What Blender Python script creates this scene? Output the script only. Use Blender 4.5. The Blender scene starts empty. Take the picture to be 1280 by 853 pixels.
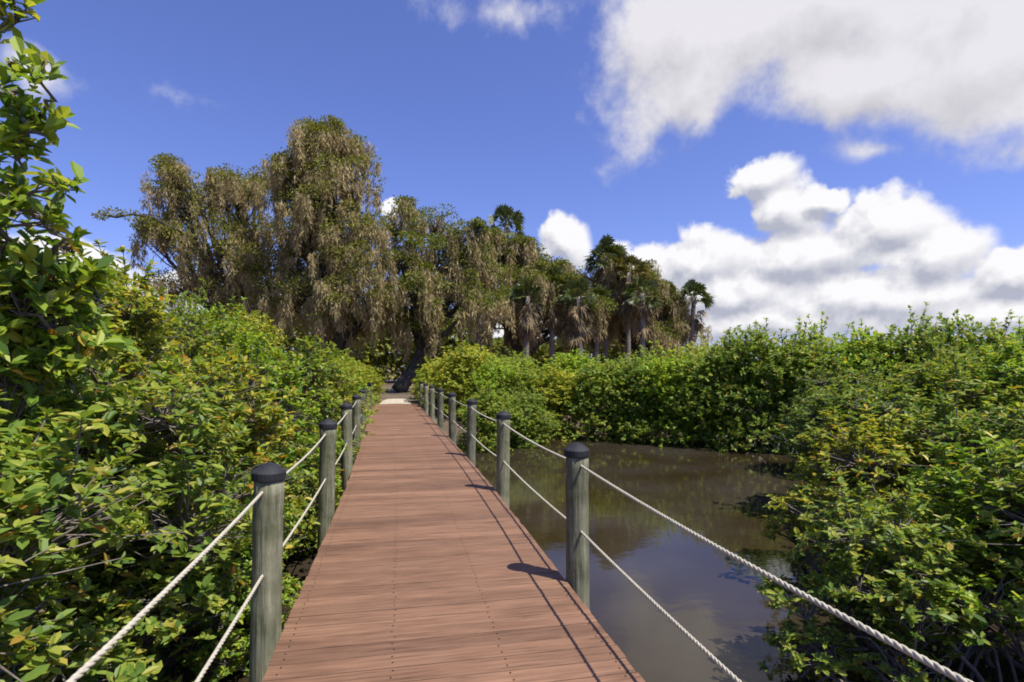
import bpy, math, random
import numpy as np

R = math.radians
scene = bpy.context.scene
col = scene.collection
TH = R(11.4)                 # camera yaw, clockwise from the boardwalk's direction (+Y)
CS, SN = math.cos(TH), math.sin(TH)
F, CX, HY = 700.0, 640.0, 460.0   # focal length, centre column and horizon row of the survey photo
CAMZ = 1.555
WATER = -0.85
DECK_W = 1.85
DECK_END = 24.6


def at(px, d):
    """plan position at distance d along the bearing of column px"""
    xc = (px - CX) / F * d
    return (d * SN + xc * CS, d * CS - xc * SN)


def zat(py, d):
    return CAMZ + (HY - py) / F * d


def loc3(px, py, d):
    x, y = at(px, d)
    return np.array((x, y, zat(py, d)))


# ------------------------------------------------------------------ helpers
def tag(o, label=None, cat=None, group=None, kind=None):
    if label: o['label'] = label
    if cat: o['category'] = cat
    if group: o['group'] = group
    if kind: o['kind'] = kind
    return o


def empty(name, loc, label, cat, group=None, rz=0.0):
    o = bpy.data.objects.new(name, None)
    col.objects.link(o)
    o.location = loc
    o.rotation_euler = (0, 0, rz)
    o.empty_display_size = 0.3
    return tag(o, label, cat, group)


class MB:
    """collects geometry for ONE mesh object"""
    def __init__(self):
        self.v, self.q, self.t, self.n = [], [], [], 0

    def add(self, verts, quads=None, tris=None):
        verts = np.asarray(verts, np.float32).reshape(-1, 3)
        if quads is not None and len(quads):
            self.q.append(np.asarray(quads, np.int64).reshape(-1, 4) + self.n)
        if tris is not None and len(tris):
            self.t.append(np.asarray(tris, np.int64).reshape(-1, 3) + self.n)
        self.v.append(verts)
        self.n += len(verts)

    def tube(self, pts, rad, sides=6, cap=True):
        pts = np.asarray(pts, float)
        m = len(pts)
        rad = np.broadcast_to(np.asarray(rad, float), (m,))
        tan = np.gradient(pts, axis=0)
        tan /= np.linalg.norm(tan, axis=1)[:, None] + 1e-9
        ref = np.array((0, 0, 1.0)) if abs(tan[0][2]) < 0.9 else np.array((1.0, 0, 0))
        a = np.cross(tan, ref); a /= np.linalg.norm(a, axis=1)[:, None] + 1e-9
        b = np.cross(tan, a)
        ang = np.linspace(0, 2 * np.pi, sides, endpoint=False)
        ring = (a[:, None, :] * np.cos(ang)[None, :, None] + b[:, None, :] * np.sin(ang)[None, :, None]) * rad[:, None, None]
        V = (pts[:, None, :] + ring).reshape(-1, 3)
        i = np.arange(m - 1)[:, None] * sides
        j = np.arange(sides)[None, :]
        k = (j + 1) % sides
        Q = np.stack([i + j, i + k, i + sides + k, i + sides + j], -1).reshape(-1, 4)
        tr = []
        if cap:
            V = np.vstack([V, pts[0], pts[-1]])
            n = m * sides
            for s in range(sides):
                tr.append((n, (s + 1) % sides, s))
                tr.append((n + 1, (m - 1) * sides + s, (m - 1) * sides + (s + 1) % sides))
        self.add(V, Q, tr)

    def boxes(self, c, h):
        """axis boxes: centres (n,3), half sizes (n,3)"""
        c = np.asarray(c, float).reshape(-1, 3); h = np.asarray(h, float).reshape(-1, 3)
        s = np.array([(-1, -1, -1), (1, -1, -1), (1, 1, -1), (-1, 1, -1), (-1, -1, 1), (1, -1, 1), (1, 1, 1), (-1, 1, 1)], float)
        V = (c[:, None, :] + s[None] * h[:, None, :]).reshape(-1, 3)
        f = np.array([(0, 3, 2, 1), (4, 5, 6, 7), (0, 1, 5, 4), (1, 2, 6, 5), (2, 3, 7, 6), (3, 0, 4, 7)])
        Q = (np.arange(len(c))[:, None, None] * 8 + f[None]).reshape(-1, 4)
        self.add(V, Q)

    def mesh(self, name, mat, smooth=False):
        me = bpy.data.meshes.new(name)
        V = np.vstack(self.v)
        Q = np.vstack(self.q) if self.q else np.zeros((0, 4), np.int64)
        T = np.vstack(self.t) if self.t else np.zeros((0, 3), np.int64)
        me.vertices.add(len(V)); me.vertices.foreach_set('co', V.astype(np.float32).ravel())
        loops = np.concatenate([Q.ravel(), T.ravel()]).astype(np.int32)
        me.loops.add(len(loops)); me.loops.foreach_set('vertex_index', loops)
        tot = np.concatenate([np.full(len(Q), 4), np.full(len(T), 3)]).astype(np.int32)
        st = np.concatenate([[0], np.cumsum(tot)[:-1]]).astype(np.int32)
        me.polygons.add(len(tot))
        me.polygons.foreach_set('loop_start', st)
        try:
            me.polygons.foreach_set('loop_total', tot)
        except Exception:
            pass
        me.polygons.foreach_set('use_smooth', np.full(len(tot), bool(smooth)))
        me.update(calc_edges=True)
        me.validate()
        if mat: me.materials.append(mat)
        return me

    def build(self, name, mat, parent=None, smooth=False):
        o = bpy.data.objects.new(name, self.mesh(name, mat, smooth))
        col.objects.link(o)
        if parent: o.parent = parent
        return o


def unit(a):
    return a / (np.linalg.norm(a, axis=-1, keepdims=True) + 1e-9)


def perp(rng, A):
    r = rng.normal(size=A.shape)
    r -= (r * A).sum(-1, keepdims=True) * A
    return unit(r)


def leaves(mb, P, A, N, L, W, fold=0.25, curl=0.12):
    """folded elliptical leaves: base P, axis A, upper normal N, length L, width W"""
    N = unit(N - (N * A).sum(-1, keepdims=True) * A)
    S = np.cross(A, N)
    L = L[:, None]; W = W[:, None]
    b = P
    t = P + A * L - N * L * curl
    def side(f, s, w):
        return P + A * L * f + S * s * W * 0.5 * w + N * W * fold * w - N * L * curl * f * f
    V = np.stack([b, side(.30, 1, .86), side(.70, 1, .90), t, side(.70, -1, .90), side(.30, -1, .86)], 1)
    n = len(P)
    f = np.array([(0, 1, 2, 3), (0, 3, 4, 5)])
    mb.add(V.reshape(-1, 3), (np.arange(n)[:, None, None] * 6 + f[None]).reshape(-1, 4))


def cards(mb, P, A, N, L, W):
    """single lozenge leaf sprays, for far foliage"""
    N = unit(N - (N * A).sum(-1, keepdims=True) * A)
    S = np.cross(A, N)
    L = L[:, None]; W = W[:, None]
    V = np.stack([P, P + A * L * .5 + S * W * .5 + N * W * .1, P + A * L, P + A * L * .45 - S * W * .5 + N * W * .1], 1)
    n = len(P)
    mb.add(V.reshape(-1, 3), np.arange(4 * n).reshape(-1, 4))


# ------------------------------------------------------------------ materials
def new_mat(name):
    m = bpy.data.materials.new(name)
    m.use_nodes = True
    nt = m.node_tree
    nt.nodes.clear()
    out = nt.nodes.new('ShaderNodeOutputMaterial')
    return m, nt, out


def nd(nt, t, **kw):
    n = nt.nodes.new(t)
    for k, v in kw.items():
        if hasattr(n, k) and k not in n.inputs:
            setattr(n, k, v)
        else:
            n.inputs[k].default_value = v
    return n


def ramp(nt, stops, src, interp='LINEAR'):
    r = nt.nodes.new('ShaderNodeValToRGB')
    cr = r.color_ramp
    cr.interpolation = interp
    while len(cr.elements) > 1: cr.elements.remove(cr.elements[-1])
    cr.elements[0].position = stops[0][0]; cr.elements[0].color = (*stops[0][1], 1)
    for p, c in stops[1:]:
        e = cr.elements.new(p); e.color = (*c, 1)
    nt.links.new(src, r.inputs['Fac'])
    return r.outputs['Color']


def mul(nt, a, b, fac=1.0):
    m = nt.nodes.new('ShaderNodeMix'); m.data_type = 'RGBA'; m.blend_type = 'MULTIPLY'
    m.inputs[0].default_value = fac
    nt.links.new(a, m.inputs[6])
    if hasattr(b, 'links'): nt.links.new(b, m.inputs[7])
    else: m.inputs[7].default_value = (*b, 1)
    return m.outputs[2]


def leaf_mat(name, stops, rough=0.42, trans=0.3, tcol=(1.25, 1.15, 0.45), spec=0.45):
    m, nt, out = new_mat(name)
    geo = nt.nodes.new('ShaderNodeNewGeometry')
    c = ramp(nt, stops, geo.outputs['Random Per Island'])
    oi = nt.nodes.new('ShaderNodeObjectInfo')
    c = mul(nt, c, oi.outputs['Color'])
    p = nd(nt, 'ShaderNodeBsdfPrincipled', Roughness=rough)
    p.inputs['Specular IOR Level'].default_value = spec
    nt.links.new(c, p.inputs['Base Color'])
    tr = nt.nodes.new('ShaderNodeBsdfTranslucent')
    nt.links.new(mul(nt, c, tcol), tr.inputs['Color'])
    mx = nd(nt, 'ShaderNodeMixShader', Fac=trans)
    nt.links.new(p.outputs[0], mx.inputs[1]); nt.links.new(tr.outputs[0], mx.inputs[2])
    nt.links.new(mx.outputs[0], out.inputs['Surface'])
    return m


def rough_mat(name, c0, c1, scale=8.0, rough=0.85, bump=0.3, stretch=(1, 1, 1), detail=6.0, island=0.0, spec=0.3, tone=0.0):
    m, nt, out = new_mat(name)
    tc = nt.nodes.new('ShaderNodeTexCoord')
    mp = nt.nodes.new('ShaderNodeMapping'); mp.inputs['Scale'].default_value = stretch
    nt.links.new(tc.outputs['Object'], mp.inputs['Vector'])
    nz = nd(nt, 'ShaderNodeTexNoise', Scale=scale, Detail=detail, Roughness=0.65)
    nt.links.new(mp.outputs[0], nz.inputs['Vector'])
    c = ramp(nt, [(0.3, c0), (0.72, c1)], nz.outputs['Fac'])
    if island:
        geo = nt.nodes.new('ShaderNodeNewGeometry')
        g = ramp(nt, [(0, (1 - island,) * 3), (1, (1 + island * .4,) * 3)], geo.outputs['Random Per Island'])
        c = mul(nt, c, g)
    if tone:
        oi = nt.nodes.new('ShaderNodeObjectInfo')
        c = mul(nt, c, ramp(nt, [(0, (1 - tone, 1 - tone, 1 - tone * .9)), (1, (1 + tone * .5, 1 + tone * .45, 1 + tone * .35))], oi.outputs['Random']))
        st = nd(nt, 'ShaderNodeTexNoise', Scale=2.2, Detail=5.0, Roughness=0.7)
        nt.links.new(tc.outputs['Object'], st.inputs['Vector'])
        c = mul(nt, c, ramp(nt, [(.38, (.55, .58, .5)), (.55, (1, 1, 1))], st.outputs['Fac']))
    p = nd(nt, 'ShaderNodeBsdfPrincipled', Roughness=rough)
    p.inputs['Specular IOR Level'].default_value = spec
    nt.links.new(c, p.inputs['Base Color'])
    bp = nd(nt, 'ShaderNodeBump', Strength=bump, Distance=0.02)
    nt.links.new(nz.outputs['Fac'], bp.inputs['Height'])
    nt.links.new(bp.outputs[0], p.inputs['Normal'])
    nt.links.new(p.outputs[0], out.inputs['Surface'])
    return m


MANGROVE = leaf_mat('mangrove_leaf', [
    (0.00, (0.075, 0.140, 0.028)), (0.25, (0.135, 0.220, 0.036)), (0.50, (0.210, 0.290, 0.044)),
    (0.75, (0.290, 0.340, 0.052)), (0.92, (0.385, 0.385, 0.085)), (0.974, (0.440, 0.360, 0.070)),
    (0.984, (0.360, 0.180, 0.030)), (1.00, (0.230, 0.130, 0.040))], rough=0.46, trans=0.45, spec=0.32, tcol=(1.3, 1.25, .6))
OAKLEAF = leaf_mat('oak_leaf', [
    (0.0, (0.075, 0.100, 0.018)), (0.4, (0.160, 0.185, 0.030)), (0.75, (0.245, 0.245, 0.044)), (1.0, (0.340, 0.290, 0.080))],
    rough=0.6, trans=0.30, spec=.2)
MOSS = leaf_mat('moss_strand', [
    (0.0, (0.250, 0.205, 0.100)), (0.45, (0.410, 0.335, 0.165)), (0.8, (0.530, 0.435, 0.220)), (1.0, (0.62, 0.52, 0.31))],
    rough=0.9, trans=0.42, tcol=(1, 0.95, 0.8), spec=0.1)
FROND = leaf_mat('palm_frond', [
    (0.0, (0.045, 0.070, 0.020)), (0.5, (0.090, 0.125, 0.030)), (1.0, (0.170, 0.175, 0.050))], rough=0.45, trans=0.2)
DEADFROND = leaf_mat('dead_frond', [
    (0.0, (0.12, 0.09, 0.055)), (0.5, (0.22, 0.165, 0.09)), (1.0, (0.34, 0.26, 0.15))], rough=0.85, trans=0.15, tcol=(1, .9, .7), spec=.1)
TWIG = rough_mat('mangrove_bark', (0.09, 0.075, 0.06), (0.24, 0.21, 0.18), scale=14, bump=0.4)
BARK = rough_mat('oak_bark', (0.018, 0.016, 0.012), (0.075, 0.065, 0.05), scale=3, bump=0.7)
PALMBARK = rough_mat('palm_bark', (0.10, 0.085, 0.07), (0.26, 0.22, 0.18), scale=4, stretch=(1, 1, 4), bump=0.6)
POSTWOOD = rough_mat('post_wood', (0.105, 0.108, 0.064), (0.32, 0.315, 0.205), scale=11, stretch=(3, 3, .22), bump=0.8, tone=.3)
CAPMAT = rough_mat('cap_plastic', (0.012, 0.012, 0.014), (0.03, 0.03, 0.034), scale=12, rough=0.7, bump=0.2, spec=.3)
ROPEMAT = rough_mat('rope_fibre', (0.34, 0.31, 0.23), (0.52, 0.48, 0.37), scale=60, rough=0.9, bump=0.3)
BEAM = rough_mat('beam_wood', (0.06, 0.05, 0.035), (0.15, 0.12, 0.09), scale=6, stretch=(4, .4, 4))
SAND = rough_mat('pale_sand', (0.34, 0.29, 0.21), (0.52, 0.46, 0.36), scale=5, bump=0.4)


def deck_material():
    m, nt, out = new_mat('deck_board')
    tc = nt.nodes.new('ShaderNodeTexCoord')
    geo = nt.nodes.new('ShaderNodeNewGeometry')
    mp = nt.nodes.new('ShaderNodeMapping'); mp.inputs['Scale'].default_value = (.9, 15, 6)
    nt.links.new(tc.outputs['Object'], mp.inputs['Vector'])
    grain = nd(nt, 'ShaderNodeTexNoise', Scale=3.0, Detail=8.0, Roughness=0.7)
    nt.links.new(mp.outputs[0], grain.inputs['Vector'])
    c = ramp(nt, [(0.30, (0.098, 0.050, 0.028)), (0.46, (0.180, 0.096, 0.055)), (0.72, (0.262, 0.144, 0.083))], grain.outputs['Fac'])
    isl = ramp(nt, [(0.0, (0.72, 0.72, 0.74)), (0.5, (0.98, 0.98, 0.98)), (1.0, (1.16, 1.18, 1.20))], geo.outputs['Random Per Island'])
    c = mul(nt, c, isl)
    wear = nd(nt, 'ShaderNodeTexNoise', Scale=1.1, Detail=5.0, Roughness=0.6)
    mw = nt.nodes.new('ShaderNodeMapping'); mw.inputs['Scale'].default_value = (.8, 3.2, 1)
    nt.links.new(tc.outputs['Object'], mw.inputs['Vector']); nt.links.new(mw.outputs[0], wear.inputs['Vector'])
    w = ramp(nt, [(0.30, (0.70, 0.68, 0.66)), (0.52, (1, 1, 1)), (0.72, (1.10, 1.13, 1.15))], wear.outputs['Fac'])
    c = mul(nt, c, w)
    p = nd(nt, 'ShaderNodeBsdfPrincipled', Roughness=0.72)
    p.inputs['Specular IOR Level'].default_value = 0.3
    nt.links.new(c, p.inputs['Base Color'])
    bp = nd(nt, 'ShaderNodeBump', Strength=0.35, Distance=0.004)
    nt.links.new(grain.outputs['Fac'], bp.inputs['Height'])
    nt.links.new(bp.outputs[0], p.inputs['Normal'])
    nt.links.new(p.outputs[0], out.inputs['Surface'])
    return m


def water_material():
    m, nt, out = new_mat('creek_water')
    tc = nt.nodes.new('ShaderNodeTexCoord')
    big = nd(nt, 'ShaderNodeTexNoise', Scale=0.5, Detail=3.0)
    nt.links.new(tc.outputs['Object'], big.inputs['Vector'])
    c = ramp(nt, [(0.35, (0.027, 0.019, 0.008)), (0.7, (0.046, 0.038, 0.028))], big.outputs['Fac'])
    p = nd(nt, 'ShaderNodeBsdfPrincipled', Roughness=0.02, IOR=1.33)
    nt.links.new(c, p.inputs['Base Color'])
    mp = nt.nodes.new('ShaderNodeMapping'); mp.inputs['Scale'].default_value = (1.0, 1.7, 1); mp.inputs['Rotation'].default_value = (0, 0, 0.5)
    nt.links.new(tc.outputs['Object'], mp.inputs['Vector'])
    r1 = nd(nt, 'ShaderNodeTexNoise', Scale=2.6, Detail=4.0, Roughness=0.55)
    nt.links.new(mp.outputs[0], r1.inputs['Vector'])
    bp = nd(nt, 'ShaderNodeBump', Strength=0.055, Distance=0.04)
    nt.links.new(r1.outputs['Fac'], bp.inputs['Height'])
    nt.links.new(bp.outputs[0], p.inputs['Normal'])
    nt.links.new(p.outputs[0], out.inputs['Surface'])
    return m


def ground_material():
    m, nt, out = new_mat('muddy_ground')
    tc = nt.nodes.new('ShaderNodeTexCoord')
    a = nd(nt, 'ShaderNodeTexNoise', Scale=0.35, Detail=6.0)
    b = nd(nt, 'ShaderNodeTexNoise', Scale=9.0, Detail=8.0, Roughness=0.7)
    for n in (a, b): nt.links.new(tc.outputs['Object'], n.inputs['Vector'])
    c = ramp(nt, [(0.35, (0.070, 0.050, 0.030)), (0.55, (0.150, 0.105, 0.062)), (0.75, (0.110, 0.105, 0.045))], a.outputs['Fac'])
    c = mul(nt, c, ramp(nt, [(0.3, (0.6, 0.6, 0.6)), (0.7, (1.2, 1.2, 1.2))], b.outputs['Fac']))
    p = nd(nt, 'ShaderNodeBsdfPrincipled', Roughness=0.9)
    nt.links.new(c, p.inputs['Base Color'])
    bp = nd(nt, 'ShaderNodeBump', Strength=0.6, Distance=0.05)
    nt.links.new(b.outputs['Fac'], bp.inputs['Height'])
    nt.links.new(bp.outputs[0], p.inputs['Normal'])
    nt.links.new(p.outputs[0], out.inputs['Surface'])
    return m


# ------------------------------------------------------------------ setting
def smooth(a, b, x):
    t = np.clip((x - a) / (b - a), 0, 1)
    return t * t * (3 - 2 * t)


def deck_x(y):
    y = np.asarray(y, float)
    t = np.clip(y - 7.0, 0, None)
    return 0.26 - 0.0245 * t * t / (t + 1.0)


def deck_z(y):
    y = np.clip(np.asarray(y, float), 0, 24.0)
    return 0.025 * (1 - ((y - 12) / 12) ** 2)


def ground_z(x, y):
    bank = 0.35 * np.sin(x * 1.3 + y * .4) + .3 * np.sin(y * 1.1 - x * .7)
    creek = smooth(-1.6, -0.4, x + .3 * bank) * (1 - smooth(18.5, 21.0, y + bank + .10 * x)) * (1 - smooth(15, 19, x))
    land = -0.72 + 0.76 * smooth(18, 27, y) + .05 * bank
    z = land * (1 - creek) + (-1.5) * creek
    far = smooth(40, 120, np.hypot(x, y))
    return z * (1 - far) + 0.35 * far


def axis(lo, hi, n, far):
    c = np.linspace(lo, hi, n)
    return np.concatenate([[-far, -far / 3, -300, -120, -70], c, [70 + hi, 120 + hi, 300 + hi, far / 3, far]])


gx, gy = axis(-30, 40, 110, 4000), axis(-12, 60, 110, 4000)
GX, GY = np.meshgrid(gx, gy)
g = MB()
nx, ny = len(gx), len(gy)
idx = np.arange(nx * ny).reshape(ny, nx)
g.add(np.stack([GX, GY, ground_z(GX, GY)], -1).reshape(-1, 3),
      np.stack([idx[:-1, :-1], idx[:-1, 1:], idx[1:, 1:], idx[1:, :-1]], -1).reshape(-1, 4))
ground = tag(g.build('ground', ground_material(), smooth=True), kind='structure')

w = MB()
w.add([(-60, -60, WATER), (80, -60, WATER), (80, 60, WATER), (-60, 60, WATER)], [(0, 1, 2, 3)])
tag(w.build('water', water_material()), kind='structure')

# sandy path leading off the end of the boardwalk
pm = MB()
ys = np.linspace(DECK_END + .01, 27.2, 24)
rows = []
rng = np.random.default_rng(4)
for i, y in enumerate(ys):
    cx = float(deck_x(y)) + 0.02 * (y - 24.6) ** 1.3 if y > 24.6 else float(deck_x(y))
    hw = (0.86 + .10 * math.sin(i * 1.7)) * (1 - .35 * (i / 23) ** 2)
    for u in np.linspace(-1, 1, 7):
        x = cx + u * hw
        lift = 0.05 + 0.03 * (1 - u * u)
        t_ = min(1, (y - 24.6) / 1.5); zz = float(ground_z(np.array(x), np.array(y))) * t_ - .07 * (1 - t_)
        rows.append((x, y, zz + lift - (0.12 if abs(u) == 1 else 0)))
ii = np.arange(24 * 7).reshape(24, 7)
pm.add(rows, np.stack([ii[:-1, :-1], ii[:-1, 1:], ii[1:, 1:], ii[1:, :-1]], -1).reshape(-1, 4))
tag(pm.build('path', SAND, smooth=True), kind='structure')

# ------------------------------------------------------------------ boardwalk
bw = empty('boardwalk', (0.26, 0, 0), 'straight reddish brown plank boardwalk over the creek, with crosswise boards', 'boardwalk')
rng = np.random.default_rng(7)
mb = MB()
PITCH, GAP = 0.142, 0.009
yb = -4.0
while yb < DECK_END:
    y0, y1 = yb, yb + PITCH - GAP
    dz = rng.normal(0, .0012)
    jl, jr = rng.normal(0, .004, 2)
    e = 0.004
    V = []
    for (y, s) in ((y0, 1), (y1, -1)):
        pass
    xc = float(deck_x((y0 + y1) / 2)) - .26
    z0 = float(deck_z(y0)) + dz; z1 = float(deck_z(y1)) + dz
    xl, xr = xc - DECK_W / 2 + jl, xc + DECK_W / 2 + jr
    # board section with eased top edges
    sec = [(y0, z0 - .028), (y0, z0 - e), (y0 + e, z0), (y1 - e, z1), (y1, z1 - e), (y1, z1 - .028)]
    V = [(xl, a, b) for a, b in sec] + [(xr, a, b) for a, b in sec]
    Q = [(i, i + 6, i + 7, i + 1) for i in range(5)] + [(5, 11, 6, 0)]
    Q += [(0, 1, 4, 5), (1, 2, 3, 4), (6, 11, 10, 7), (7, 10, 9, 8)]
    mb.add(V, Q)
    yb += PITCH
mb.build('deck', deck_material(), bw)
sc = MB()
yb = -4.0 + PITCH * 35
ang = np.linspace(0, 2 * np.pi, 6, endpoint=False)
while yb < 14:
    for jx in (-.86, -.29, .29, .86):
        for fy in (.27, .73):
            cx = float(deck_x(yb)) - .26 + jx + rng.normal(0, .006); cy = yb + PITCH * fy + rng.normal(0, .004)
            zc = float(deck_z(cy)) + .0035
            sc.add([(cx + .0052 * math.cos(a), cy + .0052 * math.sin(a), zc) for a in ang], [(0, 1, 2, 3), (0, 3, 4, 5)])
    yb += PITCH
so_ = sc.build('screws', CAPMAT, bw); so_['kind'] = 'stuff'
for s in (-1, 1):
    sm = MB()
    ys = np.linspace(-4, DECK_END, 60)
    xx = deck_x(ys) - .26 + s * (DECK_W / 2 - 0.035)
    top = deck_z(ys) - 0.031
    V = []
    for x, y, z in zip(xx, ys, top):
        V += [(x - .022, y, z - .19), (x + .022, y, z - .19), (x + .022, y, z), (x - .022, y, z)]
    n = len(ys)
    Q = [(a * 4 + j, a * 4 + (j + 1) % 4, a * 4 + 4 + (j + 1) % 4, a * 4 + 4 + j) for a in range(n - 1) for j in range(4)]
    Q += [(0, 3, 2, 1), (4 * n - 4, 4 * n - 3, 4 * n - 2, 4 * n - 1)]
    sm.add(V, Q)
    sm.build('side_beam', BEAM, bw)

# ------------------------------------------------------------------ rope railings
POST_R = 0.083
OFF = DECK_W / 2 + POST_R + 0.006


def post_mesh(seed):
    rng = np.random.default_rng(seed)
    m = MB()
    zs = np.concatenate([np.linspace(-1.7, 0, 6), np.linspace(0.1, 0.93, 8)])
    m.tube([(rng.normal(0, .0015), rng.normal(0, .0015), z) for z in zs], POST_R * (1 + rng.normal(0, .012, len(zs))), 20)
    return m.mesh('post', POSTWOOD, True)


def cap_mesh():
    m = MB()
    prof = [(0.090, 0.900), (0.0935, 0.905), (0.0935, 0.945), (0.086, 0.954), (0.048, 0.983), (0.012, 0.998), (0.0, 0.999)]
    n = 24
    ang = np.linspace(0, 2 * np.pi, n, endpoint=False)
    V = [(r * math.cos(a), r * math.sin(a), z) for r, z in prof[:-1] for a in ang] + [(0, 0, prof[-1][1])]
    Q = [(k * n + j, k * n + (j + 1) % n, k * n + n + (j + 1) % n, k * n + n + j) for k in range(len(prof) - 2) for j in range(n)]
    T = [((len(prof) - 2) * n + j, (len(prof) - 2) * n + (j + 1) % n, (len(prof) - 1) * n) for j in range(n)]
    m.add(V, Q, T)
    return m.mesh('post_cap', CAPMAT, False)


POSTS = [post_mesh(i) for i in range(4)]
CAP = cap_mesh()


def rope_strands(m, pts, near):
    """three twisted strands along a polyline"""
    pts = np.asarray(pts)
    seg = np.linalg.norm(np.diff(pts, axis=0), axis=1)
    s = np.concatenate([[0], np.cumsum(seg)])
    step = 0.014 if near else 0.03
    u = np.arange(0, s[-1], step)
    c = np.stack([np.interp(u, s, pts[:, k]) for k in range(3)], -1)
    t = unit(np.gradient(c, axis=0))
    a = unit(np.cross(t, np.array((0, 0, 1.0)))); b = np.cross(t, a)
    for k in range(3):
        ph = u / 0.085 * 2 * np.pi + k * 2.0944
        m.tube(c + (a * np.cos(ph)[:, None] + b * np.sin(ph)[:, None]) * 0.0045, 0.0056, 5 if near else 4)


def railing(side, ys, label):
    x0 = float(deck_x(ys[1])) + side * OFF
    root = empty('rope_railing', (x0, ys[1], float(deck_z(ys[1]))), label, 'rope railing', 'rope railings along the boardwalk')
    P = []
    for i, y in enumerate(ys):
        x = float(deck_x(y)) + side * OFF; z = float(deck_z(y))
        P.append((x, y, z))
        po = bpy.data.objects.new('post', POSTS[i % 4]); col.objects.link(po); po.parent = root
        po.location = (x - x0, y - ys[1], z - root.location.z); po.rotation_euler = (R(random.uniform(-1.2, 1.2)), R(random.uniform(-1.2, 1.2)), i * 1.9)
        cp = bpy.data.objects.new('post_cap', CAP); col.objects.link(cp); cp.parent = po
    for h in (0.845, 0.375):
        rm = MB()
        near, far = [], []
        for i in range(len(P) - 1):
            a, b = np.array(P[i]), np.array(P[i + 1])
            L = np.linalg.norm(b - a)
            u = np.linspace(0, 1, 14)
            q = a[None] + (b - a)[None] * u[:, None]
            q[:, 2] += h - (0.03 if h > .5 else .025) * 4 * u * (1 - u) * random.uniform(.75, 1.2)
            (near if i < 3 else far).append(q if i in (0, 3) else q[1:])
        far.insert(0, near[-1][-1:])
        for pts, nr in ((np.vstack(near), True), (np.vstack(far), False)):
            pts = pts - np.array((x0, ys[1], root.location.z))
            rope_strands(rm, pts, nr)
        rm.build('rope', ROPEMAT, root, True)
    return root


random.seed(3)
railing(1, [0.55, 3.9, 6.9, 9.7, 12.45, 15.2, 17.9, 20.6, 23.4], 'rope railing on the water side, its nearest post casting a shadow on the boards')
railing(-1, [0.35, 3.45, 6.2, 9.0, 11.8, 14.6, 17.4, 20.2, 23.2], 'rope railing whose posts stand against mangrove leaves, away from the open water')


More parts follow.
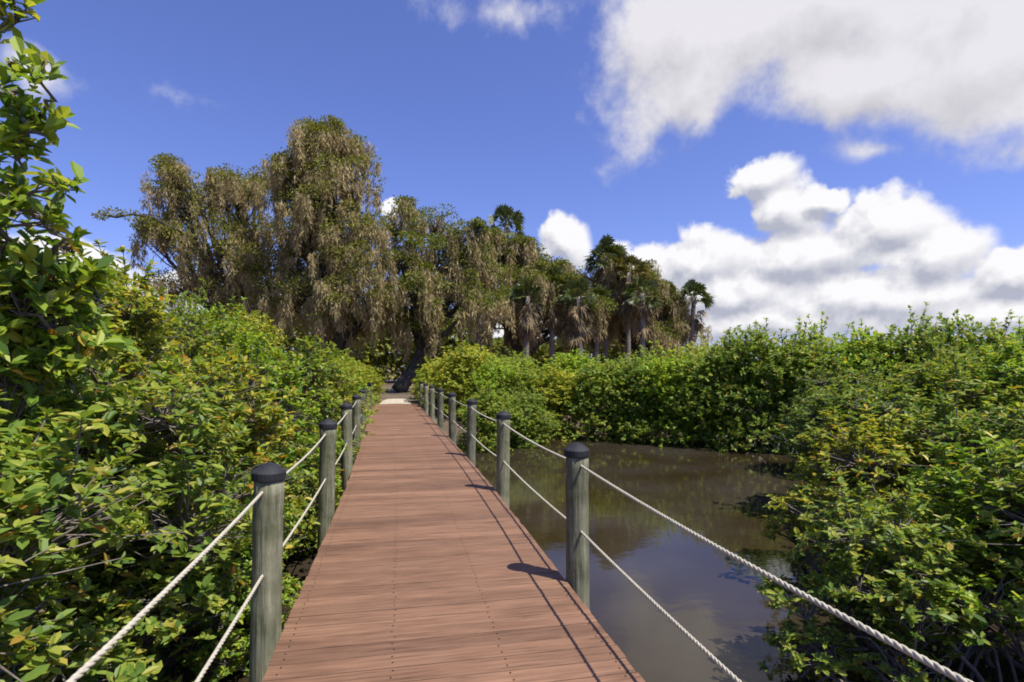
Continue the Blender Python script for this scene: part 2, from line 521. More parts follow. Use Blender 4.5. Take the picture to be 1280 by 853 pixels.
# ------------------------------------------------------------------ mangroves
def bush_meshes(seed, lobes, leaf_len, per_tip, style='leaf', stems=5, stem_r=0.028, base_r=0.3, roots=0, shoots=8, twigs=True):
    """lobes: (x, y, z, r, tips). returns crown mesh, branch mesh"""
    rng = np.random.default_rng(seed)
    cr, br = MB(), MB()
    lob = np.array([l[:4] for l in lobes], float)
    cen = lob[:, :3].mean(0)
    P_all, T_all = [], []
    nodes = []
    lobes = sorted(lobes, key=lambda l: l[2])
    bases = [np.array((base_r * math.cos(a), base_r * math.sin(a), 0.0)) * rng.uniform(.3, 1) for a in rng.uniform(0, 6.28, stems)]
    for i, (x, y, z, r, n) in enumerate(lobes):
        c = np.array((x, y, z))
        d = unit(rng.normal(size=(n, 3)))
        d[:, 2] = np.where(d[:, 2] < -.35, -d[:, 2] * .6, d[:, 2]); d = unit(d)
        rad = r * rng.uniform(.18, 1, n) ** .33 * (1 + .18 * rng.normal(size=n))
        P = c + d * rad[:, None] * np.array((1, 1, .9))
        P[:, 2] = np.maximum(P[:, 2], .12)
        T = unit(d + np.array((0, 0, .75)) + .35 * rng.normal(size=(n, 3)))
        P_all.append(P); T_all.append(T)
        b = bases[i % stems]
        sr = stem_r
        if i >= stems:
            cand = [q for q in nodes if q[2] < z - .12]
            if cand:
                b = min(cand, key=lambda q: (q[0] - x) ** 2 + (q[1] - y) ** 2 + .4 * (q[2] - z) ** 2); sr = stem_r * .6
        u = np.linspace(0, 1, 7)[:, None]
        mid = b * .35 + c * .65; mid = mid + rng.normal(0, .12, 3); mid[2] = b[2] + (c[2] - b[2]) * .45
        path = b * (1 - u) ** 2 + 2 * mid * u * (1 - u) + c * u ** 2 + rng.normal(0, .022, (7, 3))
        br.tube(path if i >= stems else np.vstack([[0, 0, .02], path]), np.linspace(sr, sr * .45, 7 if i >= stems else 8), 6)
        nodes += list(path[2:])
        if twigs:
            for k in range(n):
                a0 = path[-1 - int(rng.integers(0, 3))]
                m1 = (a0 + P[k]) / 2 + rng.normal(0, .04, 3)
                br.tube(np.array([a0, m1, P[k]]), np.array((.009, .006, .0035)) * (stem_r / .028), 3, cap=False)
    # shoots that stick up out of the crown
    top = lob[np.argsort(-(lob[:, 2] + lob[:, 3]))[:max(3, len(lob) // 2)]]
    for k in range(shoots):
        l = top[rng.integers(len(top))]
        a = rng.uniform(0, 6.28); s = np.array(min(nodes, key=lambda q: np.sum((q - l[:3]) ** 2)))
        e = l[:3] + l[3] * np.array((math.cos(a) * rng.uniform(0, .7), math.sin(a) * rng.uniform(0, .7), rng.uniform(1.05, 1.75)))
        br.tube(np.array([s, (s + e) / 2 + rng.normal(0, .02, 3), e]), (.009, .007, .004), 3, cap=False)
        q = np.linspace(.55, 1, 4)[:, None]
        P_all.append(s + (e - s) * q); T_all.append(np.repeat(unit(e - s)[None], 4, 0))
    for k in range(roots):
        a = rng.uniform(0, 6.28); ro = rng.uniform(.35, .8); h = rng.uniform(.3, .8)
        u = np.linspace(0, 1, 6)
        br.tube(np.stack([np.cos(a) * ro * u, np.sin(a) * ro * u, h * (1 - u ** 2.2) - .4 * u ** 3], -1), .013, 5)
    P, T = np.vstack(P_all), np.vstack(T_all)
    n = len(P)
    k = per_tip
    Pl = np.repeat(P, k, 0); Tl = np.repeat(T, k, 0)
    Q = perp(rng, Tl)
    ang = rng.uniform(R(30), R(95), (n * k, 1))
    A = unit(Tl * np.cos(ang) + Q * np.sin(ang) + rng.normal(0, .12, (n * k, 3)))
    N = unit(Tl * .8 + np.array((0.1, -.1, .65)) + .28 * rng.normal(size=(n * k, 3)))
    L = leaf_len * rng.uniform(.42, 1.25, n * k); W = L * rng.uniform(.36, .52, n * k)
    Pl = Pl - Tl * rng.uniform(0, .9, (n * k, 1)) * leaf_len
    if style == 'leaf': leaves(cr, Pl, A, N, L, W)
    else: cards(cr, Pl, A, N, L, W * 1.15)
    return cr.mesh('crown', MANGROVE), br.mesh('branches', TWIG, True)


def random_lobes(seed, H, Rr, n, tips, low=0.25):
    rng = np.random.default_rng(seed + 1000)
    out = []
    for i in range(n):
        f = (i + .5) / n
        z = H * (low + (0.86 - low) * f) + rng.normal(0, .06 * H)
        a = i * 2.399 + rng.normal(0, .4)
        wr = Rr * (0.82 - .45 * max(0, f - .55) / .45) * rng.uniform(.35, .85)
        r = Rr * rng.uniform(.36, .52)
        z = min(z, H - r * .75)
        out.append((wr * math.cos(a), wr * math.sin(a), z, r, int(tips * rng.uniform(.75, 1.25))))
    return out


def proto(seed, H, Rr, nl, tips, leaf_len, per_tip, style, roots=0, low=.2, twigs=True, stems=6):
    c, b = bush_meshes(seed, random_lobes(seed, H, Rr, nl, tips, low), leaf_len, per_tip, style, stems=stems, base_r=Rr * .35, roots=roots, shoots=26, twigs=twigs)
    zmax = max(v.co.z for v in c.vertices)
    return dict(c=c, b=b, H=zmax, R=Rr)


NEAR = [proto(11 + i, 3.0, 1.1, 22, 62, .092, 11, 'leaf', low=.07) for i in range(4)]
WET = [proto(31 + i, 2.6, 1.0, 18, 42, .092, 11, 'leaf', roots=16, low=.22) for i in range(3)]
MID = [proto(51 + i, 3.4, 1.5, 26, 80, .098, 11, 'leaf', low=.12, twigs=(i == 0)) for i in range(3)]
FARB = [proto(71 + i, 3.6, 1.6, 30, 85, .115, 11, 'card', low=.03, twigs=False) for i in range(4)]

bush_cache = {}


def bush(pr, x, y, ztop, Rr, label, group, tint=(1, 1, 1), zb=None, rz=None):
    z0 = WATER - 0.05 if zb is None else zb
    rng = random.Random(hash((round(x * 100), round(y * 100))) & 0xffff)
    root = empty('mangrove_bush', (x, y, z0), label, 'mangrove', group, rng.uniform(0, 6.28) if rz is None else rz)
    s = Rr / pr['R']
    root.scale = (s, s, (ztop - z0) / pr['H'])
    for key, nm in (('c', 'crown'), ('b', 'branches')):
        o = bpy.data.objects.new(nm, pr[key]); col.objects.link(o); o.parent = root
        if key == 'c': o.color = (*tint, 1)
    return root


YEL, DRK, MIDT, LIM = (1.42, 1.22, .9), (.88, .94, .92), (1.08, 1.08, 1), (1.2, 1.3, .85)
GL = 'mangroves along the railing away from the water'
GR = 'mangroves standing in the creek'
GB = 'mangroves on the far creek bank'
left = [
    (NEAR[0], -2.1, 2.9, 1.45, 1.10, MIDT, 'nearest mangrove in the bottom corner, under the two near ropes'),
    (NEAR[1], -1.78, 4.4, 1.75, 1.05, MIDT, 'mangrove right behind the nearest capped post of the leafy-side railing'),
    (NEAR[2], -1.8, 6.1, 1.85, 1.10, YEL, 'yellow green mangrove against the second post of the leafy-side railing'),
    (NEAR[3], -1.85, 8.2, 2.1, 1.15, LIM, 'bright green mangrove just past the second post of the leafy-side railing'),
    (NEAR[0], -1.82, 10.6, 2.15, 1.25, MIDT, 'mangrove beside the fourth post of the leafy-side railing'),
    (MID[0], -1.9, 13.3, 2.2, 1.35, YEL, 'yellow green mangrove at the middle of the leafy-side railing'),
    (MID[1], -2.15, 16.4, 2.3, 1.55, LIM, 'bright mangrove two thirds of the way along the leafy-side railing'),
    (MID[2], -2.3, 20.3, 2.3, 1.65, YEL, 'rounded yellowish mangrove near the far end of the leafy-side railing'),
    (FARB[0], -2.6, 24.3, 2.4, 1.7, LIM, 'mangrove where the boardwalk meets the sandy path, before the mossy oaks'),
    (NEAR[1], -1.32, 5.0, .55, .62, LIM, 'low mangrove filling the gap under the rope past the nearest leafy-side post'),
    (NEAR[2], -1.35, 7.6, .70, .68, MIDT, 'low mangrove leaning on the lower rope past the second leafy-side post'),
    (FARB[1], -1.55, 26.4, 1.7, 1.0, YEL, 'small yellow mangrove at the foot of the path, left of the dark leaning trunk'),
    (FARB[2], -2.3, 28.0, 2.2, 1.5, YEL, 'small mangrove beside the sandy path past the end of the boards'),
    (NEAR[3], -3.9, 4.2, 2.85, 1.35, MIDT, 'taller mangrove in the second rank behind the nearest ropes'),
    (NEAR[1], -4.1, 6.7, 3.3, 1.45, MIDT, 'mangrove in the second rank, taller than the yellow green one in front of it'),
    (NEAR[2], -4.3, 9.6, 3.45, 1.5, YEL, 'second rank mangrove with yellow tips, below the gap of pale sky'),
    (MID[0], -4.7, 13.0, 3.5, 1.6, MIDT, 'second rank mangrove below the outermost mossy oak'),
    (MID[2], -5.3, 17.5, 3.8, 1.8, LIM, 'bright green second rank mangrove below the tallest mossy oak'),
    (FARB[1], -5.9, 22.5, 4.0, 2.0, YEL, 'farthest second rank mangrove at the foot of the tallest oak'),
    (MID[1], -6.2, 8.8, 3.5, 1.7, MIDT, 'mangrove at the photo edge behind the second rank, under the overhanging branch'),
    (MID[0], -6.9, 12.6, 3.6, 1.8, LIM, 'tall back rank mangrove standing before the low white cloud'),
    (FARB[2], -8.0, 17.5, 3.9, 2.2, MIDT, 'tall back rank mangrove before the horizontal dark oak limb'),
    (FARB[3], -9.8, 17.0, 3.9, 2.4, DRK, 'dark back rank mangrove at the picture edge beneath the open sky'),
    (FARB[0], -8.3, 24.0, 3.6, 2.4, MIDT, 'back rank mangrove at the foot of the outermost mossy oak'),
]
for p, x, y, zt, rr, tint, lab in left:
    bush(p, x, y, zt, rr, lab, GL, tint, zb=float(ground_z(np.array(x), np.array(y))) - .05)

wet = [
    (WET[0], 1085, 4.25, 590, .80, MIDT, 'sparse mangrove standing in water at the bottom edge, nearest the rope'),
    (WET[1], 1235, 4.4, 540, .95, LIM, 'near mangrove with light green leaves in the bottom corner over the water'),
    (WET[2], 1370, 4.0, 500, 1.0, MIDT, 'cut-off mangrove at the picture edge, behind the end of the upper rope'),
    (WET[1], 1075, 6.4, 505, .98, YEL, 'yellow green mangrove in the creek with its foot against open water'),
    (WET[2], 1190, 6.4, 475, 1.1, DRK, 'dark mangrove in the middle of the creek-side clump'),
    (WET[0], 1320, 6.0, 450, 1.15, MIDT, 'tall mangrove at the picture edge above the corner one'),
    (NEAR[1], 1060, 9.2, 465, 1.25, DRK, 'dark leaved mangrove at the inner bend of the creek'),
    (NEAR[2], 1180, 9.3, 440, 1.4, MIDT, 'high rounded mangrove behind the dark one in the clump'),
    (NEAR[0], 1300, 9.0, 420, 1.4, LIM, 'bright high mangrove rising at the picture edge over the clump'),
    (MID[0], 1060, 12.6, 430, 1.45, DRK, 'shaded mangrove closing the open water at its far corner'),
    (MID[1], 1190, 12.4, 412, 1.5, MIDT, 'mangrove behind the clump, just below the bank top'),
]
for p, px, d, py, rr, tint, lab in wet:
    x, y = at(px, d)
    bush(p, x, y, zat(py, d), rr, lab, GR, tint)

bank = [
    (537, 27.6, 456, .9, LIM, 'small mangrove hugging the path just right of the dark leaning trunk'),
    (612, 16.6, 474, 1.0, MIDT, 'low mangrove crowding the water-side railing between its far posts'),
    (655, 17.6, 478, 1.1, DRK, 'small low mangrove out in front of the bank, seen left of the nearest water-side cap'),
    (556, 25.5, 436, 1.5, YEL, 'small yellow mangrove beside the end of the boardwalk, near the dark leaning trunk'),
    (580, 23.0, 424, 1.7, YEL, 'yellowish mangrove with brown twigs behind the far railing posts'),
    (622, 21.5, 440, 1.5, LIM, 'low mangrove on the bank seen above the third water-side post'),
    (662, 20.6, 447, 1.45, MIDT, 'low bank mangrove right behind the second water-side post'),
    (705, 20.0, 445, 1.5, YEL, 'yellow green bank mangrove above the cap of the nearest water-side post'),
    (750, 19.4, 442, 1.5, MIDT, 'bank mangrove dipping to the water past the nearest water-side post'),
    (797, 18.8, 438, 1.5, DRK, 'dark mangrove overhanging the water at the middle of the far bank'),
    (845, 18.2, 424, 1.6, LIM, 'bright bank mangrove below the last lone palm'),
    (893, 17.6, 408, 1.6, MIDT, 'bank mangrove at the step where the thicket grows taller'),
    (945, 17.0, 398, 1.7, DRK, 'tall dark bank mangrove with its leaves down to the waterline'),
    (1000, 16.4, 393, 1.7, MIDT, 'tall bank mangrove above the inner bend of the creek'),
    (1060, 15.8, 386, 1.7, LIM, 'light green bank mangrove under the flat base of the white cumulus'),
    (1120, 15.4, 378, 1.75, MIDT, 'highest mangrove of the far bank, with thin shoots against the cloud'),
    (1180, 15.0, 386, 1.7, DRK, 'dark topped bank mangrove next to the highest one'),
    (1240, 14.6, 389, 1.75, MIDT, 'bank mangrove before the last in the row, close to the picture edge'),
    (1305, 14.2, 382, 1.85, LIM, 'last bank mangrove, cut by the picture edge'),
    (640, 26.0, 432, 1.8, MIDT, 'mangrove behind the low bank ones at the foot of the palms'),
    (720, 24.5, 436, 1.8, LIM, 'mangrove in the rear rank below the brown palm skirts'),
    (805, 23.0, 430, 1.8, MIDT, 'rear rank mangrove at the feet of the pale palm trunks'),
    (880, 22.0, 412, 1.9, YEL, 'yellow green rear rank mangrove just past the lone palm'),
]
for i, (px, d, py, rr, tint, lab) in enumerate(bank):
    x, y = at(px, d)
    bush(FARB[(i * 3 + 1) % 4], x, y, zat(py, d), rr, lab, GB, tuple(1.18 * q for q in tint), zb=max(WATER - .05, float(ground_z(np.array(x), np.array(y))) - .05))

# the tall sparse mangrove reaching over the top corner
bx, by = at(-95, 3.3)
bl = []
for px, py, d, r, n in [(5, 20, 3.0, .20, 20), (45, 95, 2.9, .20, 18), (-20, 80, 3.1, .3, 26), (10, 130, 3.0, .20, 18), (25, 190, 3.0, .22, 20),
                        (-25, 220, 3.1, .3, 26), (70, 225, 2.9, .15, 12), (45, 265, 3.0, .22, 22), (5, 310, 3.1, .28, 28), (80, 300, 3.2, .16, 12),
                        (-70, 150, 3.3, .4, 30), (-60, 320, 3.2, .4, 34), (-100, 20, 3.4, .4, 34), (30, 380, 3.2, .3, 40), (100, 350, 3.4, .2, 20), (-20, 430, 3.2, .4, 50), (55, 150, 3.0, .14, 10), (60, 400, 3.3, .3, 40), (20, 250, 3.0, .25, 30), (40, 330, 3.1, .25, 30), (10, 480, 3.3, .35, 50), (90, 440, 3.4, .3, 40), (30, 560, 3.3, .35, 50), (-10, 640, 3.3, .4, 50), (100, 540, 3.5, .3, 40)]:
    p = loc3(px, py, d)
    bl.append((p[0] - bx, p[1] - by, p[2] - WATER + .05, r * (.7 if py < 345 else 1), int(n * (.28 if px < 0 else .42)) if py < 345 else n))
tc_, tb_ = bush_meshes(99, bl, .115, 7, 'leaf', stems=4, stem_r=.020, base_r=.3, shoots=4)
tt = empty('mangrove_tree', (bx, by, WATER - .05), 'tall sparse mangrove reaching over the top corner against the blue sky', 'mangrove', GL)
for nm, me in (('crown', tc_), ('branches', tb_)):
    o = bpy.data.objects.new(nm, me); col.objects.link(o); o.parent = tt
    if nm == 'crown': o.color = (1.15, 1.2, .9, 1)


# ------------------------------------------------------------------ oaks hung with moss
def oak(seed, px, d, lobes, label, trunk_px=None, zb=0.1, trunk_r=.38, moss=1.0, dens=1.0, tint=(1, 1, 1), lean=None, extra_limbs=()):
    """lobes: (px, py, rpx, ddepth)"""
    rng = np.random.default_rng(seed)
    bx, by = at(px if trunk_px is None else trunk_px, d)
    base = np.array((bx, by, zb))
    root = empty('oak_tree', tuple(base), label, 'oak tree', 'mossy oaks at the end of the boardwalk')
    tr, cr, ms = MB(), MB(), MB()
    zmin = min(zat(l[1], d) for l in lobes)
    fork = np.array((rng.normal(0, .3), rng.normal(0, .3), max(1.8, (zmin - zb) * .45)))
    if lean is not None: fork = np.array(lean)
    u = np.linspace(0, 1, 8)[:, None]
    path = fork * u + np.array((.25, .1, 0)) * np.sin(u * 3.1)
    tr.tube(path + rng.normal(0, .03, path.shape) * u, trunk_r * np.linspace(1.25, .8, 8) ** 1.2, 10)
    CP, CR = [], []
    for (lx, ly, lr, dd) in list(lobes)[::2]:
        a = rng.uniform(3.3, 6.1)
        lobes = list(lobes) + [(lx + 1.05 * lr * math.cos(a), ly + .85 * lr * math.sin(a), lr * .34, dd)]
    for (lx, ly, lr, dd) in lobes:
        c = loc3(lx, ly, d + dd) - base
        r = lr / F * (d + dd)
        st = path[-1 - int(rng.integers(0, 2))]
        mid = st * .45 + c * .55 + np.array((0, 0, .18 * np.linalg.norm(c - st))) * rng.uniform(-.2, 1)
        q = st * (1 - u) ** 2 + 2 * mid * u * (1 - u) + c * u ** 2 + rng.normal(0, .10, (8, 3))
        tr.tube(q, np.linspace(trunk_r * .55, .07, 8), 7)
        n = max(5, int(3.4 * r * r * dens) + 3)
        dv = unit(rng.normal(size=(n, 3)))
        dv[:, 2] = np.where(dv[:, 2] < -.55, -dv[:, 2], dv[:, 2])
        p = c + dv * (r * rng.uniform(.25, 1, n)[:, None] ** .5) * np.array((1, 1, .82))
        for k in range(0, n):
            e = q[-1 - int(rng.integers(0, 4))]
            tr.tube(np.array([e, (e + p[k]) / 2 + rng.normal(0, .15, 3), p[k]]), (.06, .04, .018), 4, cap=False)
        CP.append(p); CR.append(rng.uniform(.42, .86, n) * min(1.25, .55 + r * .25))
    for e in extra_limbs:
        pts = np.array([loc3(*q) - base for q in e])
        tr.tube(pts, np.linspace(.13, .04, len(pts)), 6)
        CP.append(pts[1:] + rng.normal(0, .15, pts[1:].shape)); CR.append(rng.uniform(.3, .55, len(pts) - 1))
    CP = np.vstack(CP); CR = np.concatenate(CR)
    k = 150
    n = len(CP) * k
    dv = unit(rng.normal(size=(n, 3)))
    rr = np.repeat(CR, k)[:, None] * rng.uniform(.1, 1, (n, 1)) ** .5
    P = np.repeat(CP, k, 0) + dv * rr * np.array((1.2, 1.2, .62))
    A = unit(dv + rng.normal(0, .5, (n, 3)) + np.array((0, 0, .1)))
    N = unit(rng.normal(0, .7, (n, 3)) + np.array((0, 0, .8)))
    L = rng.uniform(.09, .21, n)
    cards(cr, P, A, N, L, L * rng.uniform(.4, .65, n))
    # moss: tufts of thin strands hanging below the clumps
    nmoss = len(CP) - (sum(len(e) - 1 for e in extra_limbs))
    nt_ = int(nmoss * 2.6 * moss)
    sel = rng.integers(0, nmoss, nt_)
    sel = sel[np.argsort(sel)]
    S = []
    for s in sel:
        o = CP[s] + np.append(rng.normal(0, .6, 2) * CR[s], -rng.uniform(0, .5) * CR[s])
        ln = rng.uniform(.45, 1.0) if rng.random() < .55 else rng.uniform(1.0, 2.4)
        for j in range(int(rng.integers(4, 8))):
            l2 = min(ln * rng.uniform(.45, 1.0), max(.3, o[2] - 1.2))
            oo = o + rng.normal(0, .15, 3)
            ww = rng.uniform(.035, .085)
            a = rng.uniform(0, 3.14); sd = np.array((math.cos(a), math.sin(a), 0))
            sway = np.array((rng.normal(0, .05), rng.normal(0, .05), 0))
            m_ = int(9 + l2 * 16)
            f = rng.uniform(0, 1, m_)
            c = oo + np.stack([sway[0] * np.sin(f * 5 + j), sway[1] * np.sin(f * 5 + j), -l2 * f], -1) + rng.normal(0, .05, (m_, 3)) * (1 - .6 * f[:, None])
            S.append(c)
    if S:
        S = np.vstack(S); m = len(S)
        A = unit(np.array((0, 0, -1.0)) + rng.normal(0, .36, (m, 3)))
        N = unit(rng.normal(0, 1, (m, 3)) + np.array((.4, -.4, .5)))
        L = rng.uniform(.16, .46, m)
        cards(ms, S, A, N, L, rng.uniform(.028, .068, m))
    m = len(S)
    tr.build('trunk', BARK, root, True)
    c = cr.build('crown', OAKLEAF, root); c.color = (*tint, 1)
    if m: ms.build('hanging_moss', MOSS, root)
    return root


oak(1, 290, 37, [(212, 235, 32, 0), (250, 250, 42, 1), (300, 245, 42, -1), (322, 228, 26, 1), (215, 300, 40, 1), (270, 310, 48, -2), (330, 305, 48, 0),
                 (240, 360, 45, 2), (310, 370, 48, -1), (205, 205, 14, 0), (355, 355, 40, -2)],
    'wide mossy oak at the outer end of the tree line, beyond the leafy-side mangroves', trunk_px=300, moss=.9,
    extra_limbs=[[(250, 300, 35), (215, 285, 34.5), (190, 272, 34.2), (165, 268, 34), (145, 272, 33.7), (125, 268, 33.5)]])
oak(2, 410, 34, [(395, 190, 36, 0), (430, 190, 32, 1), (365, 215, 34, -1), (455, 225, 32, 0), (405, 240, 46, -1), (375, 275, 42, 0), (445, 285, 46, -1),
                 (400, 320, 50, 1), (455, 345, 46, -2), (385, 370, 44, 0), (430, 385, 44, -2), (470, 390, 36, 0), (405, 172, 20, 0)],
    'tallest oak, its broad crown thick with hanging tan moss', trunk_px=420, moss=1.25, trunk_r=.5, zb=0.1)
oak(3, 530, 34, [(510, 280, 28, 0), (545, 285, 30, 1), (580, 300, 28, 0), (500, 320, 36, -1), (545, 330, 42, 0), (590, 340, 34, 1), (515, 370, 38, -1), (565, 375, 36, 0),
                 (600, 385, 28, 0), (490, 400, 30, 1), (530, 408, 26, 0)],
    'mossy oak with a dark leaning trunk over the end of the path', trunk_px=497, moss=.75, trunk_r=.36, lean=(1.5, 0.3, 3.0), tint=(.88, .98, .88))
oak(4, 645, 38, [(620, 315, 24, 0), (655, 325, 26, 1), (610, 350, 32, 0), (650, 360, 36, -1), (690, 360, 30, 0), (625, 395, 32, 1), (670, 395, 32, 0), (690, 335, 12, 0), (705, 395, 26, 1), (725, 375, 24, 0), (600, 325, 20, 0), (715, 358, 18, -1), (640, 308, 18, 0), (668, 322, 18, 1), (700, 350, 20, 0), (740, 385, 24, -1)],
    'lower mossy oak below the palm that stands out above the tree line', trunk_px=650, moss=1.1, dens=1.2, trunk_r=.33, tint=(.9, .96, .9))
oak(5, 815, 42, [(800, 395, 26, 0), (835, 392, 22, 0), (780, 405, 24, 1), (850, 410, 20, 0), (825, 415, 24, -1), (740, 400, 24, 1), (760, 385, 22, 0), (770, 340, 22, -2), (795, 352, 24, 0), (742, 352, 20, 0), (845, 378, 16, 0), (780, 375, 26, -1), (815, 368, 22, -1), (760, 325, 16, -1), (790, 395, 26, -2)],
    'dark low oak behind the palm trunks at the open end of the tree line', trunk_px=815, moss=1.2, trunk_r=.3, dens=1.3, tint=(.85, .9, .82))


# ------------------------------------------------------------------ cabbage palms
def palm(seed, px, py, d, label, size=1.0, skirt=1.0, zb=0.1, lean=0.0, tint=(1, 1, 1)):
    rng = np.random.default_rng(seed); size *= .86
    bx, by = at(px - lean, d)
    hx, hy = at(px, d)
    H = zat(py, d) - zb - 1.0 * size
    root = empty('palm_tree', (bx, by, zb), label, 'palm tree', 'cabbage palms in the tree line')
    tip = top = np.array((hx - bx, hy - by, H))
    u = np.linspace(0, 1, 10)
    path = np.stack([top[0] * u ** 1.6, top[1] * u ** 1.6, H * u], -1)
    t = MB(); t.tube(path, .17 * (1 + .08 * np.sin(np.arange(10) * 2.1)) * np.linspace(1.15, .95, 10), 10)
    t.build('trunk', PALMBARK, root, True)

    def fans(mb, nf, zen0, zen1, lenf, rad, droop, drop):
        S, n = [], 0
        for i in range(nf):
            az = i * 2.399 + rng.normal(0, .3)
            ze = rng.uniform(zen0, zen1)
            ax = np.array((math.cos(az) * math.sin(ze), math.sin(az) * math.sin(ze), math.cos(ze)))
            ln = lenf * rng.uniform(.8, 1.15) * size
            top = tip + np.array((0, 0, -rng.uniform(0, drop)))
            hub = top + ax * ln + np.array((0, 0, -.10 * ln * math.sin(ze)))
            side = unit(np.cross(ax, np.array((0, 0, 1.0)) + 1e-3)); up = np.cross(side, ax)
            ro = rng.normal(0, .8); side, up = side * math.cos(ro) + up * math.sin(ro), up * math.cos(ro) - side * math.sin(ro)
            # petiole
            pw = .022 * size
            S.append(np.array([top - side * pw, top + side * pw, hub + side * pw * .6, hub - side * pw * .6]))
            for g_ in np.linspace(-1.35, 1.35, 15):
                dr = unit(ax * math.cos(g_) + side * math.sin(g_) + up * .12 * abs(math.sin(g_)) + rng.normal(0, .06, 3))
                l = rad * size * rng.uniform(.8, 1.1) * (1 - .18 * abs(g_) / 1.35)
                sd = unit(np.cross(dr, up)) * .055 * size
                m_ = hub + dr * l * .55
                e = hub + dr * l + np.array((0, 0, -droop * l))
                S.append(np.array([hub, m_ + sd, e, m_ - sd]))
        mb.add(np.vstack(S), np.arange(len(S) * 4).reshape(-1, 4))
    c = MB(); fans(c, 38, .1, 2.05, .85, .80, .22, .35)
    co = c.build('crown', FROND, root); co.color = (*tint, 1)
    if skirt:
        s = MB(); fans(s, int(17 * skirt), 2.2, 2.95, .6, .85, .35, 2.2)
        s.build('dead_fronds', DEADFROND, root)
    return root


palm(1, 633, 262, 40, 'palm standing out alone above the middle of the tree line', 1.25, 1.3)
palm(2, 690, 338, 37, 'palm with a brown skirt below the small white cumulus', 1.05, 1.3)
palm(3, 722, 352, 36, 'short palm with a thick tan skirt left of the dark headed palm', 1.15, 1.8, lean=-4)
palm(4, 757, 302, 40, 'tall dark headed palm beside the small white cumulus', 1.25, .8, tint=(.7, .75, .75))
palm(5, 785, 322, 39, 'brown headed palm just below the tall dark headed one', 1.25, 1.6, tint=(1.4, 1.0, .8))
palm(6, 828, 352, 42, 'green palm in the slope of crowns toward the last lone palm', 1.1, .6)
palm(7, 868, 355, 41, 'last lone palm with a slender trunk at the open end of the tree line', 1.1, .4, lean=6, tint=(.8, .85, .8))
palm(8, 803, 350, 37, 'palm with a pale straight trunk in front of the dark oak', 1.05, .9)
palm(9, 745, 358, 38, 'palm hung with dead fronds in the thick of the brown skirts', 1.1, 1.8)
palm(10, 598, 318, 37, 'palm half hidden among the oaks with tan fronds hanging', 1.05, 1.7)
palm(11, 660, 352, 35.5, 'low palm with a tan skirt in front of the lower oak', 1.1, 1.8, lean=3)

# far wood closing the view behind the trees: one mass nobody could count
rng = np.random.default_rng(77)
fw = MB()
n = 30000
px = rng.uniform(170, 850, n)
topf = 414 + 14 * np.sin(px * .031) + 9 * np.sin(px * .083 + 1) - 25 * np.exp(-((px - 420) / 120) ** 2)
dd = rng.uniform(52, 62, n)
zt = CAMZ + (HY - topf) / F * dd
z = 0.2 + (zt - .2) * rng.uniform(0, 1, n) ** .7
xc = (px - CX) / F * dd
P = np.stack([dd * SN + xc * CS, dd * CS - xc * SN, z], -1)
A = unit(rng.normal(size=(n, 3))); N = unit(rng.normal(0, .7, (n, 3)) + np.array((0, 0, .8)))
L = rng.uniform(.4, .8, n)
cards(fw, P, A, N, L, L * .6)
o = fw.build('wood', OAKLEAF); o.color = (.8, .85, .8, 1)
tag(o, 'dark far-off wood seen between the trunks under the oaks', 'wood', kind='stuff')


# ------------------------------------------------------------------ sky
SUNV = np.array((.38, -.36, 1.0)); SUNV /= np.linalg.norm(SUNV)
EL = math.asin(SUNV[2]); AZ = math.atan2(SUNV[0], SUNV[1])


def azel(px, py):
    v = np.array(((px - CX) / F * CS + SN, CS - (px - CX) / F * SN, (HY - py) / F))
    v /= np.linalg.norm(v)
    return math.atan2(v[0], v[1]), math.asin(v[2])


world = bpy.data.worlds.new('World'); scene.world = world
world.use_nodes = True
nt = world.node_tree; nt.nodes.clear()
LK = nt.links.new


def M(tree, op, a, b=None, c=None, clamp=False):
    n = tree.nodes.new('ShaderNodeMath'); n.operation = op; n.use_clamp = clamp
    for i, v in enumerate((a, b, c)):
        if v is None: continue
        if hasattr(v, 'links'): tree.links.new(v, n.inputs[i])
        else: n.inputs[i].default_value = v
    return n.outputs[0]


def VM(tree, op, a, b=None, scale=None):
    n = tree.nodes.new('ShaderNodeVectorMath'); n.operation = op
    for i, v in enumerate((a, b)):
        if v is None: continue
        if hasattr(v, 'links'): tree.links.new(v, n.inputs[i])
        else: n.inputs[i].default_value = v
    if scale is not None: n.inputs['Scale'].default_value = scale
    return n.outputs['Value'] if op in ('LENGTH', 'DOT_PRODUCT', 'DISTANCE') else n.outputs[0]


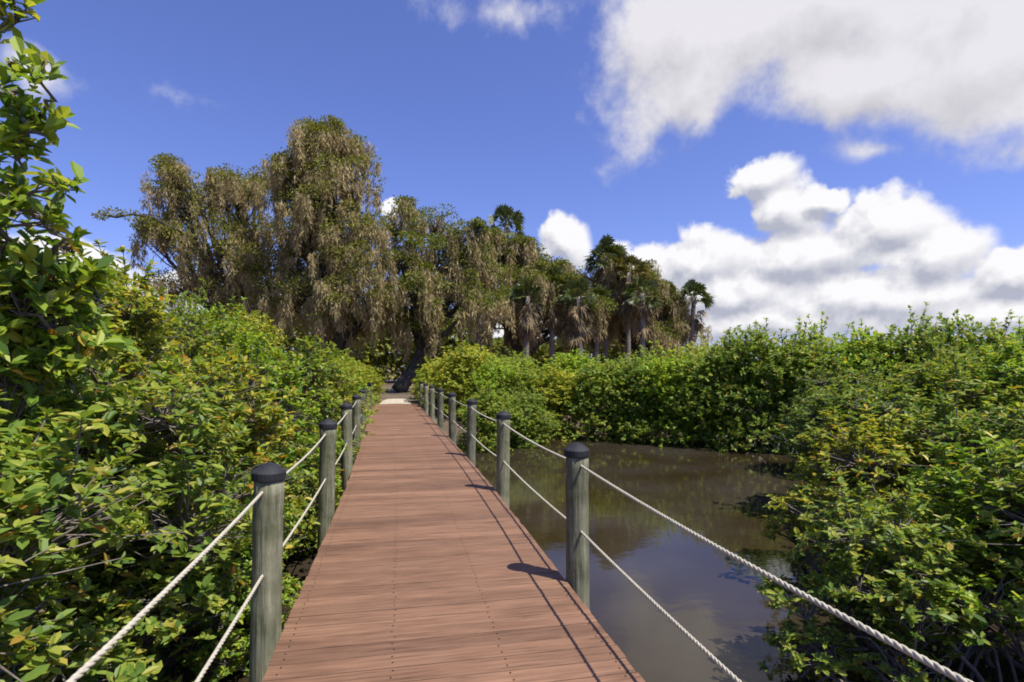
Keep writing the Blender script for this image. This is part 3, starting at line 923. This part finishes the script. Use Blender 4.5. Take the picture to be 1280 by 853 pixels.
def cloud_group(name, blobs, warp, wscale, detail_amp, detail_scale, rough=.6):
    t = bpy.data.node_groups.new(name, 'ShaderNodeTree')
    t.interface.new_socket('P', in_out='INPUT', socket_type='NodeSocketVector')
    t.interface.new_socket('D', in_out='OUTPUT', socket_type='NodeSocketFloat')
    gi, go = t.nodes.new('NodeGroupInput'), t.nodes.new('NodeGroupOutput')
    P = gi.outputs[0]
    nz = nd(t, 'ShaderNodeTexNoise', Scale=wscale, Detail=4.0, Roughness=.55)
    t.links.new(P, nz.inputs['Vector'])
    off = VM(t, 'SCALE', VM(t, 'SUBTRACT', nz.outputs['Color'], (.5, .5, .5)), scale=warp)
    off = VM(t, 'MULTIPLY', off, (1, 1, 0))
    Q = VM(t, 'ADD', P, off)
    best = None
    for (cx, cy, rx, ry, *wt) in blobs:
        a, e = azel(cx, cy); a2, _ = azel(cx + rx, cy); _, e2 = azel(cx, cy - ry)
        dx, de = abs(a2 - a), abs(e2 - e)
        v = VM(t, 'MULTIPLY', VM(t, 'SUBTRACT', Q, (a, e, 0)), (1 / dx, 1 / de, 0))
        f = M(t, 'SUBTRACT', 1.0, VM(t, 'LENGTH', v))
        if wt: f = M(t, 'MULTIPLY', f, wt[0])
        best = f if best is None else M(t, 'SMOOTH_MAX', best, f, .25)
    dn = nd(t, 'ShaderNodeTexNoise', Scale=detail_scale, Detail=9.0, Roughness=rough)
    t.links.new(P, dn.inputs['Vector'])
    D = M(t, 'ADD', best, M(t, 'MULTIPLY', M(t, 'SUBTRACT', dn.outputs['Fac'], .5), detail_amp))
    t.links.new(D, go.inputs[0])
    return t


SOFT = [(1010, 10, 330, 165), (1230, 30, 360, 180), (860, 40, 165, 125), (1110, 85, 270, 95), (865, 110, 100, 80), (805, 140, 60, 60, .3), (1320, 110, 180, 80),
        (610, 2, 110, 40, .3), (1085, 188, 95, 26, .4), (60, 85, 60, 55, .6), (1270, 180, 100, 32, .4), (-80, 150, 90, 60, .6), (215, 112, 60, 16, .12), (790, 170, 60, 60, .35)]
PUFF = [(705, 303, 42, 38), (875, 325, 92, 46), (800, 330, 60, 32), (955, 225, 56, 40), (985, 262, 60, 40), (1030, 248, 38, 17), (1095, 282, 110, 52), (1010, 318, 130, 50), (1165, 315, 95, 52),
        (1280, 335, 90, 42), (905, 365, 170, 32), (1090, 372, 260, 36), (492, 262, 16, 10), (60, 330, 130, 40), (225, 372, 90, 40), (140, 395, 260, 40), (600, 415, 120, 26), (380, 385, 40, 40),
        (-150, 330, 160, 60), (1450, 330, 160, 70), (980, 398, 330, 34, .8), (1250, 392, 300, 36, .8)]
tc = nt.nodes.new('ShaderNodeTexCoord')
sp = nt.nodes.new('ShaderNodeSeparateXYZ'); LK(tc.outputs['Generated'], sp.inputs[0])
az = M(nt, 'ARCTAN2', sp.outputs[0], sp.outputs[1])
el = M(nt, 'ARCSINE', sp.outputs[2])
cb = nt.nodes.new('ShaderNodeCombineXYZ'); LK(az, cb.inputs[0]); LK(el, cb.inputs[1])
P = cb.outputs[0]


def cloud(group, offset, lo, hi, shade_k, shade_b):
    g1 = nt.nodes.new('ShaderNodeGroup'); g1.node_tree = group; LK(P, g1.inputs[0])
    g2 = nt.nodes.new('ShaderNodeGroup'); g2.node_tree = group; LK(VM(nt, 'ADD', P, offset), g2.inputs[0])
    mr = nd(nt, 'ShaderNodeMapRange'); mr.interpolation_type = 'SMOOTHSTEP'
    LK(g1.outputs[0], mr.inputs[0]); mr.inputs[1].default_value = lo; mr.inputs[2].default_value = hi
    lit = M(nt, 'ADD', M(nt, 'MULTIPLY', M(nt, 'SUBTRACT', g1.outputs[0], g2.outputs[0]), shade_k), shade_b, clamp=True)
    return mr.outputs[0], lit, g1.outputs[0]


sky = nt.nodes.new('ShaderNodeTexSky'); sky.sky_type = 'NISHITA'; sky.sun_disc = False
sky.sun_elevation = EL; sky.sun_rotation = AZ
sky.air_density = 1.0; sky.dust_density = 0.8; sky.ozone_density = 3.0
EXPO = 0.5
SKYS = 0.123 / 2 ** EXPO
skyc = mul(nt, sky.outputs['Color'], (0.95, 0.93, 1.46))
softA, softL, softD = cloud(cloud_group('soft_cloud', SOFT, .12, 5.0, 1.0, 13.0), (.02, .05, 0), .0, .55, 1.0, .85)
puffA, puffL, puffD = cloud(cloud_group('puffy_cloud', PUFF, .075, 13.0, .75, 26.0, .55), (.008, .022, 0), .02, .34, 1.5, .60)


def mixc(fac, a, b):
    m = nt.nodes.new('ShaderNodeMix'); m.data_type = 'RGBA'
    if hasattr(fac, 'links'): LK(fac, m.inputs[0])
    else: m.inputs[0].default_value = fac
    for s, v in ((6, a), (7, b)):
        if hasattr(v, 'links'): LK(v, m.inputs[s])
        else: m.inputs[s].default_value = (*v, 1)
    return m.outputs[2]


k = 1 / SKYS / 2 ** EXPO
G = lambda r, g_, b: (r * k, g_ * k, b * k)
softC = mixc(softL, G(.50, .49, .52), G(.86, .84, .87))
puffC = mixc(puffL, G(.46, .48, .58), G(.98, .97, .99))
c = mixc(M(nt, 'MULTIPLY', softA, .95), skyc, softC)
c = mixc(puffA, c, puffC)
bg = nd(nt, 'ShaderNodeBackground', Strength=SKYS)
LK(c, bg.inputs['Color'])
wo = nt.nodes.new('ShaderNodeOutputWorld'); LK(bg.outputs[0], wo.inputs['Surface'])

sl = bpy.data.lights.new('sun', 'SUN'); sl.energy = 4.8; sl.angle = R(.53); sl.color = (1, .95, .86)
so = bpy.data.objects.new('sun', sl); col.objects.link(so)
so.location = (10, -10, 30)
so.rotation_euler = (math.pi / 2 - EL, 0, math.atan2(SUNV[0], -SUNV[1]))

# ------------------------------------------------------------------ camera
cd = bpy.data.cameras.new('camera'); cam = bpy.data.objects.new('camera', cd); col.objects.link(cam)
cd.sensor_width = 36; cd.lens = F / 1280 * 36
cd.shift_y = (HY - 426.5) / 1280
cd.clip_start = .05; cd.clip_end = 9000
cam.location = (0, 0, CAMZ)
cam.rotation_euler = (math.pi / 2, 0, -TH)
scene.camera = cam

scene.view_settings.view_transform = 'Standard'
scene.view_settings.look = 'None'
scene.view_settings.exposure = EXPO
scene.view_settings.gamma = 1
scene.cycles.max_bounces = 6
scene.cycles.transparent_max_bounces = 4
scene.cycles.filter_width = 1.8
